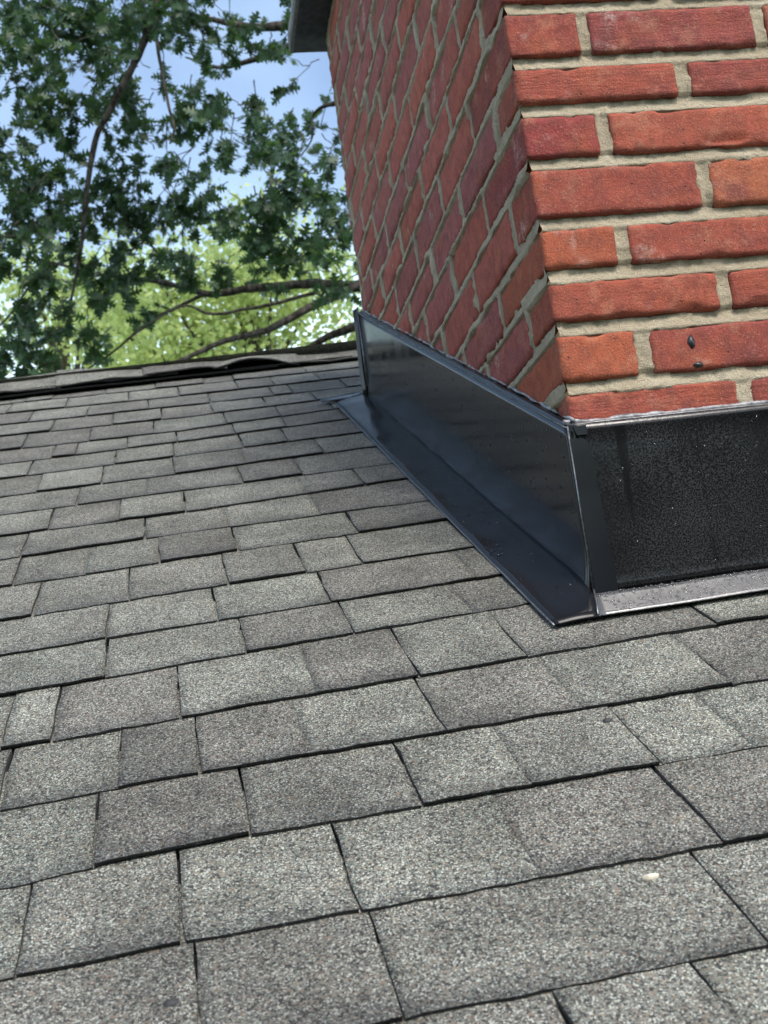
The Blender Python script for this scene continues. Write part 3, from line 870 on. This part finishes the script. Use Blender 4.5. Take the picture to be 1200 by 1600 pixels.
# front flange
us = np.linspace(0, 1, 7); P = np.zeros((nx, len(us), 3))
for i, x in enumerate(xs):
    for k, u in enumerate(us):
        y = YP - 0.06 - 2.08 * u; xx = x
        if i < 3: xx = XP - 0.10 - 0.66 * u + (x - xs[0])
        P[i, k] = on_roof(xx, y, 0.40 + 0.02 * u + 0.03 * vnoise(np.array([x * .4, u, 33.0])))
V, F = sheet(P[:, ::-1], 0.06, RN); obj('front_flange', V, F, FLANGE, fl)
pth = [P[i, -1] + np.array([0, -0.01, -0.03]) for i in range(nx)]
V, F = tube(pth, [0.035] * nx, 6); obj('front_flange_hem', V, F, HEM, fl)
# lap tab folded round the corner and the small tab above it
V, F = prism([(XP, -2.25), (0.16, -2.27), (0.34, -2.36), (0.42, -2.58), (0.60, -8.38), (XP, -8.40)], YP - 0.13, YP - 0.03, 'y')
obj('lap_tab', V, F, METAL, fl, shade=False)
V, F = prism([(XP + .18, -1.78), (0.38, -1.76), (0.38, -2.14), (XP + .3, -2.14)], YP - 0.17, YP - 0.02, 'y'); obj('top_tab', V, F, METAL, fl, shade=False)
# mitre seam
V, F = tube([on_roof(XP - .10, YP - .1, .60), on_roof(-0.72, -1.5, .51), on_roof(-1.10, -2.6, .47)], [.03, .035, .03], 6); obj('mitre_seam', V, F, HEM, fl)
# top hems: receiver ledge + sealant
ny = 120; ys = np.linspace(YP, YB, ny); P = np.zeros((ny, 3, 3))
for i, y in enumerate(ys):
    zt = panel_top(y)
    for k in range(3):
        u = k / 2; P[i, k] = (XP - .03 + (XP * -1 + .02) * u, y, zt + .01 + 0.22 * u + .03 * vnoise(np.array([y * .8, u, 2.2])))
V, F = sheet(P, 0.05, (-.6, 0, .8)); obj('side_ledge', V, F, METAL, fl)
pth = np.array([(XP - .04, y, panel_top(y) + .02) for y in ys]); V, F = tube(pth, [.03 + .012 * float(vnoise(np.array([y, 1, 1]))) for y in ys], 6); obj('side_top_hem', V, F, HEM, fl)
ys2 = np.linspace(YP, YB, 260); pth = np.array([(-0.03 + .04 * float(vnoise(np.array([y * 2, 3, 3]))), y, panel_top(y) + .27 + .10 * float(fbm(np.array([y * 1.1, 5, 5])))) for y in ys2])
V, F = tube(pth, [.05 + .09 * float(np.clip(fbm(np.array([y * 1.6, 8, 1])), -.5, 1)) for y in ys2], 7, .3, 3); obj('sealant_bead', V, F, SEAL, fl)
xs2 = np.linspace(XP, 14, 150); pth = np.array([(x, -0.06 - .05 * float(vnoise(np.array([x * 2, 3, 3]))), -1.50 + .008 * x + .05 * float(fbm(np.array([x, 5, 5])))) for x in xs2])
V, F = tube(pth, [.10 + .06 * float(np.clip(fbm(np.array([x * 1.5, 8, 1])), -.5, 1)) for x in xs2], 7, .3, 4); obj('sealant_bead', V, F, SEAL, fl)
P = np.zeros((nx, 3, 3))
for i, x in enumerate(xs):
    for k in range(3):
        u = k / 2; P[i, k] = (x, YP - .10 + (.40) * u, -1.66 + .008 * x + .16 * u + .02 * vnoise(np.array([x * .9, u, 6.1])))
V, F = sheet(P[:, ::-1], 0.05, (0, -.4, .9)); obj('front_ledge', V, F, HEM, fl)

# water drops
def dome(c, n, r, squash=.45, seg=7):
    n = np.asarray(n, float); n = n / np.linalg.norm(n); a = np.cross(n, [0.3, 0.9, 0.2]); a /= np.linalg.norm(a); b = np.cross(n, a)
    V = []; F = []
    for j, (rr, hh) in enumerate(((1, -0.05), (.8, .6))):
        for k in range(seg):
            an = 2 * math.pi * k / seg; V.append(c + r * rr * (math.cos(an) * a + math.sin(an) * b) + n * r * squash * hh)
    V.append(c + n * r * squash)
    for k in range(seg):
        k2 = (k + 1) % seg; F.append((k, k2, seg + k2, seg + k)); F.append((seg + k, seg + k2, 2 * seg))
    return np.array(V), F


parts = []
for _ in range(420):           # side panel
    y = rnd.uniform(YP, YB) * rnd.uniform(.3, 1); zb = rz(XP, y) + .4; t = rnd.random() ** 1.6
    parts.append(dome(np.array([XP - 0.01 - .2 * max(0, 1 - t * 6 / 1.7) ** 2, y, zb + t * 6.0]), (-1, 0, 0), rnd.uniform(.04, .085)))
for _ in range(330):           # side flange
    y = rnd.uniform(-2.3, YB * .8); x = rnd.uniform(XE + .15, XP - .3)
    if y < YP: x = rnd.uniform(XE + .15, XP - 1.0)
    parts.append(dome(on_roof(x, y, .62 - .31 * (XP - x) / 2.4), RN, rnd.uniform(.04, .095)))
for _ in range(480):           # front flange
    x = rnd.uniform(XP, 9); u = rnd.random(); parts.append(dome(on_roof(x, YP - .1 - 1.95 * u, .43), RN, rnd.uniform(.03, .07)))
for _ in range(90):            # front upright
    x = rnd.uniform(1.2, 9); z = -1.9 - 6 * rnd.random() ** 1.8
    parts.append(dome(np.array([x, YP - .02, z]), (0, -1, 0), rnd.uniform(.025, .06)))
V, F = join(parts); obj('water_drops', V, F, WATER, fl, kind='stuff')

# ------------------------------------------------------------------ trees
LEAF2 = [(0, 0), (.04, .16), (.30, .20), (.07, .32), (.50, .50), (.08, .52), (.43, .76), (.07, .73), (.17, .90), (0, 1.0)]


def leaf_template(fold=.18):
    half = LEAF2[1:-1]
    pts = [(0, 0)] + half + [(0, 1.0)] + [(-x, y) for x, y in half[::-1]]
    mid = [(0, .25), (0, .5), (0, .75)]
    P = [(x, y, -fold * abs(x) + .12 * y * (1 - y) - .10 * y * y) for x, y in pts + mid]
    n = len(pts); k = len(half); m0, m1, m2 = n, n + 1, n + 2
    F = []
    R_ = list(range(0, k + 2)); Lf = [0] + list(range(n - 1, k + 1, -1)) + [k + 1]
    for S, fl_ in ((R_, False), (Lf, True)):
        mids = [m0, m0, m0, m0, m1, m1, m2, m2, m2]
        for i in range(len(S) - 1):
            mm = mids[min(i, len(mids) - 1)]
            t = (S[i], S[i + 1], mm); F.append(t[::-1] if fl_ else t)
    for (a, b, S) in ((m0, m1, 4), (m1, m2, 6)):
        F.append((a, R_[S], b)); F.append((b, Lf[S], a))
    return np.array(P, float), F


LT_V, LT_F = leaf_template()


def frame(d, roll, rr):
    d = d / np.linalg.norm(d); a = np.cross(d, [0, 0, 1.0]) + 1e-4
    a /= np.linalg.norm(a); b = np.cross(a, d)
    a2 = a * math.cos(roll) + b * math.sin(roll); b2 = np.cross(a2, d)
    return np.stack([a2, d, b2])


LIMBS = dict(
    A=[(110, 225, 88), (70, 226, 92), (44.1, 232.2, 93.1), (33.0, 238.8, 95.3), (24.7, 244.6, 99.1), (16.2, 251.6, 102.0), (7.1, 257.0, 103.8), (-2.3, 263.3, 106.0), (-13.0, 273.8, 114.1), (-29.7, 285.4, 122.2), (-44.9, 291.6, 130.2)],
    B=[(44.6, 231.3, 94.5), (32.7, 236.9, 94.6), (23.0, 236.0, 91.2), (13.2, 234.5, 86.2), (6.9, 231.9, 83.5), (-0.6, 231.4, 82.0), (-9.6, 231.4, 78.7), (-15.4, 230.7, 76.7)],
    C=[(110, 225, 84), (54.4, 249.9, 97.4), (34.4, 254.7, 91.3), (28.2, 258.0, 90.6), (20.0, 261.9, 87.9), (15.0, 265.3, 85.2)],
    D=[(110, 225, 230), (60, 236, 250), (6.9, 244.9, 223.7), (-2.1, 253.2, 198.5), (-7.3, 259.7, 184.6), (-12.7, 265.6, 174.5), (-21.3, 271.4, 162.2), (-25.8, 275.2, 156.6), (-29.4, 281.3, 144.0), (-33.8, 289.9, 129.6), (-37.6, 294.6, 118.7)],
    E=[(-2.1, 253.2, 198.5), (-5.8, 257.7, 188.7), (-7.5, 255.4, 169.1), (-6.5, 254.9, 154.4), (-5.6, 255.0, 147.4), (-7.0, 256.0, 143.6)],
    F=[(110, 225, 118), (56.6, 223.8, 127.0), (38.3, 234.7, 139.8), (32.6, 237.3, 142.1), (28.0, 240.3, 141.3), (26.9, 241.5, 135.7), (24.0, 243.7, 131.9)],
    G=[(110, 225, 150), (52.8, 228.5, 160.1), (35.5, 238.9, 164.0), (24.2, 243.4, 161.1), (16.3, 246.9, 160.6), (6.9, 252.3, 162.0), (-0.7, 256.6, 167.7)],
    H=[(110, 225, 165), (42.4, 239.2, 167.4), (23.5, 244.3, 167.9), (14.2, 247.5, 170.3), (3.6, 252.2, 176.5), (-5.5, 259.3, 185.2)],
    I=[(-2.3, 263.3, 106.0), (-15.7, 268.3, 101.8), (-24.5, 273.7, 97.5), (-35.1, 279.3, 93.3)],
    J=[(23.0, 240, 95), (8.6, 244.1, 94.1), (-2.2, 243.0, 93.0), (-9.5, 240.9, 94.4), (-22.1, 244.0, 88.7)],
    K=[(-33.8, 289.9, 129.6), (-45.5, 294.4, 126.7), (-55.8, 301.0, 117.0), (-69.5, 307.8, 109.3)],
    L=[(-12.7, 265.6, 174.5), (-28.1, 270.7, 183.1), (-41.1, 274.0, 193.3), (-57.5, 279.0, 208.9)])
for k_ in 'DE': LIMBS[k_] = [tuple(CAM + (np.array(p) - CAM) * 0.84) if p[0] < 50 else p for p in LIMBS[k_]]
RAD = dict(A=(6, .5), B=(1.25, .4), C=(5, .7), D=(6, .55), E=(.5, .2), F=(2.4, .2), G=(1.9, .2), H=(1.9, .2), I=(.5, .2), J=(.5, .2), K=(.5, .2), L=(.6, .2))
GROUNDZ = -LIFT / U
oak = thing('oak_tree', 'dark green oak with lobed leaves and bare lower limbs close behind the roof', 'tree', (112, 225, GROUNDZ))
tp = spline([(112, 225, GROUNDZ), (111, 225, 0), (110, 225, 90), (110, 225, 170), (108, 226, 240), (112, 228, 330)], 5)
V, F = tube(tp, np.linspace(15, 5, len(tp)), 12, .15, 1); obj('trunk', V, F, BARK, oak)
tips = []
for k, pts in LIMBS.items():
    sp = spline(pts, 6); n = len(sp)
    wig = fbm(sp * .11 + ord(k), 2); sp = sp + np.stack([wig, np.roll(wig, 3), np.roll(wig, 5)], -1) * .7
    r0, r1 = RAD[k]; tt = np.linspace(0, 1, n)
    rad = r1 + (r0 - r1) * (1 - tt) ** 2.4 if r0 > 2 else r0 + (r1 - r0) * tt
    if k in 'AC': rad = np.interp(tt, [0, .18, .35, 1], [6, 1.9, 1.3, .4])
    if k == 'D': rad = np.interp(tt, [0, .2, .35, .8, 1], [6, 1.7, .95, .6, .3])
    V, F = tube(sp, rad, 8, .18, ord(k)); obj('limb', V, F, BARK, oak)

# crown: leafy sprays, centre (x, y, z), spread, number of sprays
BLOBS = [(-38.2, 234.6, 164.7, 10.6, 16),
         (-23.8, 200.4, 142.6, 10.0, 16),
         (-14.8, 242.2, 156.4, 9.4, 12),
         (-36.7, 236.9, 151.0, 10.6, 12),
         (-27.9, 236.1, 140.2, 8.3, 10),
         (-42.8, 231.3, 136.9, 7.3, 8),
         (-6.3, 212.0, 149.0, 7.1, 8),
         (-0.2, 246.0, 156.0, 8.7, 5),
         (3.8, 218.3, 150.9, 7.3, 7),
         (17.7, 213.9, 146.7, 5.8, 5),
         (-1.1, 247.9, 147.6, 7.2, 6),
         (-9.7, 242.9, 138.6, 6.2, 6),
         (-8.3, 212.5, 115.1, 4.8, 4),
         (2.8, 239.2, 140.1, 6.2, 5),
         (8.9, 211.9, 126.6, 6.3, 8),
         (20.3, 258.6, 147.8, 7.5, 7),
         (8.8, 266.8, 146.4, 5.9, 4),
         (24.9, 232.5, 146.9, 4.6, 2),
         (31.0, 261.7, 150.6, 5.9, 4),
         (15.8, 204.3, 111.7, 5.4, 6),
         (30.9, 235.7, 129.9, 5.4, 5),
         (18.9, 204.0, 104.0, 6.1, 8),
         (29.8, 232.5, 112.0, 6.8, 9),
         (11.2, 207.6, 106.2, 5.5, 6),
         (8.2, 211.5, 102.4, 5.5, 7),
         (17.1, 249.6, 110.6, 7.1, 8),
         (20.6, 219.3, 95.9, 6.4, 8),
         (24.4, 209.6, 88.6, 4.8, 6),
         (-41.7, 224.3, 121.6, 8.5, 10),
         (-33.7, 234.3, 122.0, 9.6, 13),
         (-25.1, 242.3, 126.8, 8.4, 11),
         (-41.2, 224.7, 110.4, 7.8, 10),
         (-33.9, 259.6, 122.9, 10.4, 13),
         (-18.3, 243.7, 120.5, 9.2, 12),
         (-11.3, 244.1, 122.6, 7.7, 10),
         (-4.6, 233.2, 119.5, 6.7, 8),
         (4.4, 265.4, 129.7, 7.5, 8),
         (-20.2, 253.7, 114.2, 7.9, 9),
         (-39.2, 223.1, 99.0, 5.6, 6),
         (-28.7, 265.4, 115.5, 6.5, 6),
         (-11.6, 284.2, 123.7, 6.9, 6),
         (-4.0, 245.7, 104.7, 4.6, 4),
         (7.6, 275.4, 118.6, 6.0, 4),
         (-43.9, 240.6, 93.3, 6.6, 9),
         (-36.8, 257.1, 104.4, 5.5, 5),
         (-49.2, 250.0, 88.3, 6.8, 8),
         (-41.1, 249.6, 87.5, 5.3, 6),
         (-32.2, 275.0, 102.9, 6.6, 6),
         (-24.3, 252.7, 102.5, 4.7, 4),
         (-27.8, 290.4, 99.8, 4.3, 2),
         (-13.1, 252.2, 99.0, 3.4, 2),
         (-36.3, 220.4, 73.1, 3.4, 3),
         (14.0, 233.1, 93.5, 2.7, 1),
         (7.3, 260.4, 180.6, 6.7, 4),
         (-14.2, 228.3, 163.0, 9.0, 10),
         (-51.7, 204.9, 143.8, 12.0, 14),
         (-56.5, 227.1, 132.4, 12.9, 14),
         (-56.6, 216.8, 103.5, 12.2, 14),
         (-71.0, 298.5, 113.6, 14.0, 12),
         (-87.0, 285.4, 187.2, 20.8, 16),
         (-87.8, 278.8, 143.2, 20.0, 16),
         (-87.4, 268.6, 104.5, 15.8, 12),
         (-34.9, 256.0, 201.6, 18.2, 20),
         (-4.4, 205.3, 166.4, 15.4, 18),
         (21.4, 211.8, 166.8, 13.0, 8),
         (47.9, 226.5, 172.7, 15.5, 12),
         (-24.5, 218.3, 202.7, 20.7, 20),
         (6.8, 189.9, 180.6, 18.8, 20),
         (52.3, 255.7, 227.7, 22.7, 16),
         (46.6, 225.3, 141.6, 9.1, 6),
         (45.2, 235.0, 120.3, 10.8, 10),
         (43.2, 224.0, 96.2, 8.8, 8),
         (63.4, 208.0, 133.8, 17.2, 14),
         (65.8, 224.1, 105.6, 16.4, 14),
         (-116.0, 281.6, 168.1, 26.9, 16),
         (-117.8, 281.8, 123.8, 24.6, 16)]
rr = np.random.RandomState(5)
BLOBS = [(*b[:4], int(b[4] * (1.7 if b[2] > 140 and b[0] < 0 else 1.25))) for b in BLOBS]
BLOBS += [(-64.1, 250.3, 246.3, 27.9, 22), (-97.1, 236.3, 200.0, 25.5, 22), (-106.0, 253.5, 268.4, 32.8, 22), (-142.2, 256.8, 190.3, 29.6, 20), (-137.7, 245.1, 242.7, 31.0, 20), (-135.5, 235.1, 121.7, 26.5, 18), (-67.2, 242.1, 295.9, 32.8, 20), (-159.4, 220.6, 145.4, 29.2, 20), (-162.3, 225.6, 209.8, 31.0, 20), (-42.9, 210.9, 247.2, 24.9, 16)]  # extra out-of-view crown, added to darken and green the metal's reflections
twigs = []; leaves = []          # leaves: (pos, dir, roll, size)
for (bx_, by_, bz_, rad, cnt) in BLOBS:
    for _ in range(cnt):
        d = rr.randn(3); d /= np.linalg.norm(d); c = np.array([bx_, by_, bz_]) + d * rad * rr.rand() ** .5 * np.array([1, 1.3, 1])
        td = rr.randn(3) * np.array([1, 1, .6]) + np.array([-.35, 0, -.35]); td /= np.linalg.norm(td)
        ln = rr.uniform(4, 9); e = c + td * ln + np.array([0, 0, -1.0]) * ln * .15
        twigs.append((c - td * 3, c, e))
        for q in range(rr.randint(11, 17)):
            t = rr.rand() ** .6; p = c + (e - c) * t
            ld = td * .7 + rr.randn(3) * .75 + np.array([0, 0, -.35])
            leaves.append((p, ld, rr.uniform(0, 6.28), rr.uniform(1.7, 3.9)))
parts = []
for i, (a, b, c) in enumerate(twigs):
    V, F = tube([a, (a + b) / 2 + rr.randn(3) * .3, b, c], [.16, .14, .11, .05], 4); parts.append((V, F))
V, F = join(parts); obj('twigs', V, F, BARK, oak, kind='stuff')
cw = W(CAM)
near = sorted(range(len(leaves)), key=lambda i: np.linalg.norm(leaves[i][0] - CAM) / leaves[i][3] + (0 if -60 < leaves[i][0][0] < 32 and leaves[i][0][2] < 185 else 1e4))
single = set(near[:300])
lmesh = [mesh_of('leaf', LT_V * s_ * U, LT_F, OAK) for s_ in (2.5, 3.2, 3.8)]
N0 = len(LT_V); bulkV = []; bulkF = []; off = 0; LF = np.array(LT_F)
for i, (p, d, roll, sz) in enumerate(leaves):
    M = frame(d, roll, rr)
    if i in single:
        o = bpy.data.objects.new('leaf', lmesh[0 if sz < 2.9 else 1 if sz < 3.5 else 2]); col.objects.link(o)
        o.parent = oak; o.rotation_euler = Matrix(M.T.tolist()).to_euler()
        o.location = W(p) - oak.location
    else:
        bulkV.append(p + (LT_V * sz) @ M); bulkF.append(LF + off); off += N0


def bulk(name, Vs, Fs, mat, parent):
    V = np.vstack(Vs); F = np.vstack(Fs); origin = V.mean(0); V = ((V - origin) * U).astype(np.float32)
    me = bpy.data.meshes.new(name); me.vertices.add(len(V)); me.vertices.foreach_set('co', V.ravel())
    k = F.shape[1]; me.loops.add(F.size); me.loops.foreach_set('vertex_index', F.astype(np.int32).ravel())
    me.polygons.add(len(F)); me.polygons.foreach_set('loop_start', np.arange(0, F.size, k, dtype=np.int32))
    try: me.polygons.foreach_set('loop_total', np.full(len(F), k, np.int32))
    except Exception: pass
    me.materials.append(mat); me.update(calc_edges=True); me.validate()
    o = bpy.data.objects.new(name, me); col.objects.link(o); place(o, origin, parent); o['kind'] = 'stuff'
    return o


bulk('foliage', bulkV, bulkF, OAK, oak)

# sunlit trees farther back
def maple(name, label, base, crown_c, crown_r, n, seed, lsz=3.6):
    t = thing(name, label, 'tree', base)
    r = np.random.RandomState(seed); c = np.array(crown_c, float); R_ = np.array(crown_r, float)
    V, F = tube(spline([base, (base[0] + 4, base[1], base[2] * .4 + c[2] * .6 - R_[2] * .5), (c[0], c[1], c[2]), (c[0] + 5, c[1], c[2] + R_[2] * .7)], 5), np.linspace(16, 3, 16), 9, .1, seed); obj('trunk', V, F, BARK, t)
    clumps = []
    for _ in range(70):
        d = r.randn(3); d /= np.linalg.norm(d); clumps.append(c + d * R_ * (0.25 + .75 * r.rand() ** .4))
    for q in clumps[::4]:
        s0 = c + (q - c) * .15 - np.array([0, 0, R_[2] * .3]); V, F = tube(spline([s0, (s0 + q) / 2 + r.randn(3) * 5, q], 5), np.linspace(3.2, .6, 11), 5, .1, 2); obj('limb', V, F, BARK, t)
    Q = np.array([(0, 0, 0), (.45, .35, -.08), (.38, .75, -.1), (0, 1, 0), (-.38, .75, -.1), (-.45, .35, -.08)])
    Fq = np.array([(0, 1, 2), (0, 2, 3), (0, 3, 4), (0, 4, 5)])
    Vs = []; Fs = []; off = 0
    for i in range(n):
        q = clumps[r.randint(len(clumps))]; p = q + r.randn(3) * np.array([20, 20, 13])
        M = frame(r.randn(3) + np.array([0, 0, -.5]), r.uniform(0, 6.28), r)
        Vs.append(p + (Q * lsz * r.uniform(.7, 1.3)) @ M); Fs.append(Fq + off); off += len(Q)
    bulk('foliage', Vs, Fs, MAPLE, t)
    return t


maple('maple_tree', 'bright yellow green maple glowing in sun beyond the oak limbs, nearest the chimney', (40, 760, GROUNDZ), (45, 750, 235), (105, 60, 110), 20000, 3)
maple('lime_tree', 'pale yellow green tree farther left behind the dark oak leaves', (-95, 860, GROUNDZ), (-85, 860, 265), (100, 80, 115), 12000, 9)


# unseen trees, added to darken the metal's reflections and the low sky light
def added_tree(label, x, y, top, r0, seed):
    t = thing('added_tree', label, 'tree', (x, y, GROUNDZ), 'unseen trees added for dark reflections')
    r = np.random.RandomState(seed)
    V, F = tube([(x, y, GROUNDZ), (x + 3, y, -40), (x, y + 4, top - 60)], [14, 10, 4], 9, .1, seed); obj('trunk', V, F, BARK, t)
    Q = np.array([(0, 0, 0), (.45, .35, -.08), (.38, .75, -.1), (0, 1, 0), (-.38, .75, -.1), (-.45, .35, -.08)]); Fq = np.array([(0, 1, 2), (0, 2, 3), (0, 3, 4), (0, 4, 5)])
    Vs = []; Fs = []; off = 0; zc = (top - 130) / 2; hz = (top + 130) / 2
    for i in range(5200):
        d = r.randn(3); d /= np.linalg.norm(d); k = r.rand() ** .35
        p = np.array([x, y, zc]) + d * np.array([r0, r0, hz]) * k + r.randn(3) * 6
        Vs.append(p + (Q * r.uniform(9, 16)) @ frame(r.randn(3), r.uniform(0, 6.28), r)); Fs.append(Fq + off); off += 6
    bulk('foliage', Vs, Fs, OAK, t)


for (lb, x, y, top, r0, sd_) in [('unseen dense tree added off to the left of the roof for dark reflections', -360, 330, 170, 110, 21), ('unseen tall tree added left of the roof for dark reflections', -440, 60, 130, 140, 22), ('unseen tree added below the left eave for dark reflections', -350, -260, 110, 130, 23),
                                 ('unseen broad tree added below the front eave for dark reflections', -70, -420, 190, 150, 24), ('unseen tree added beyond the front eave at the right for dark reflections', 220, -440, 150, 130, 25)]:
    added_tree(lb, x, y, top, r0, sd_)
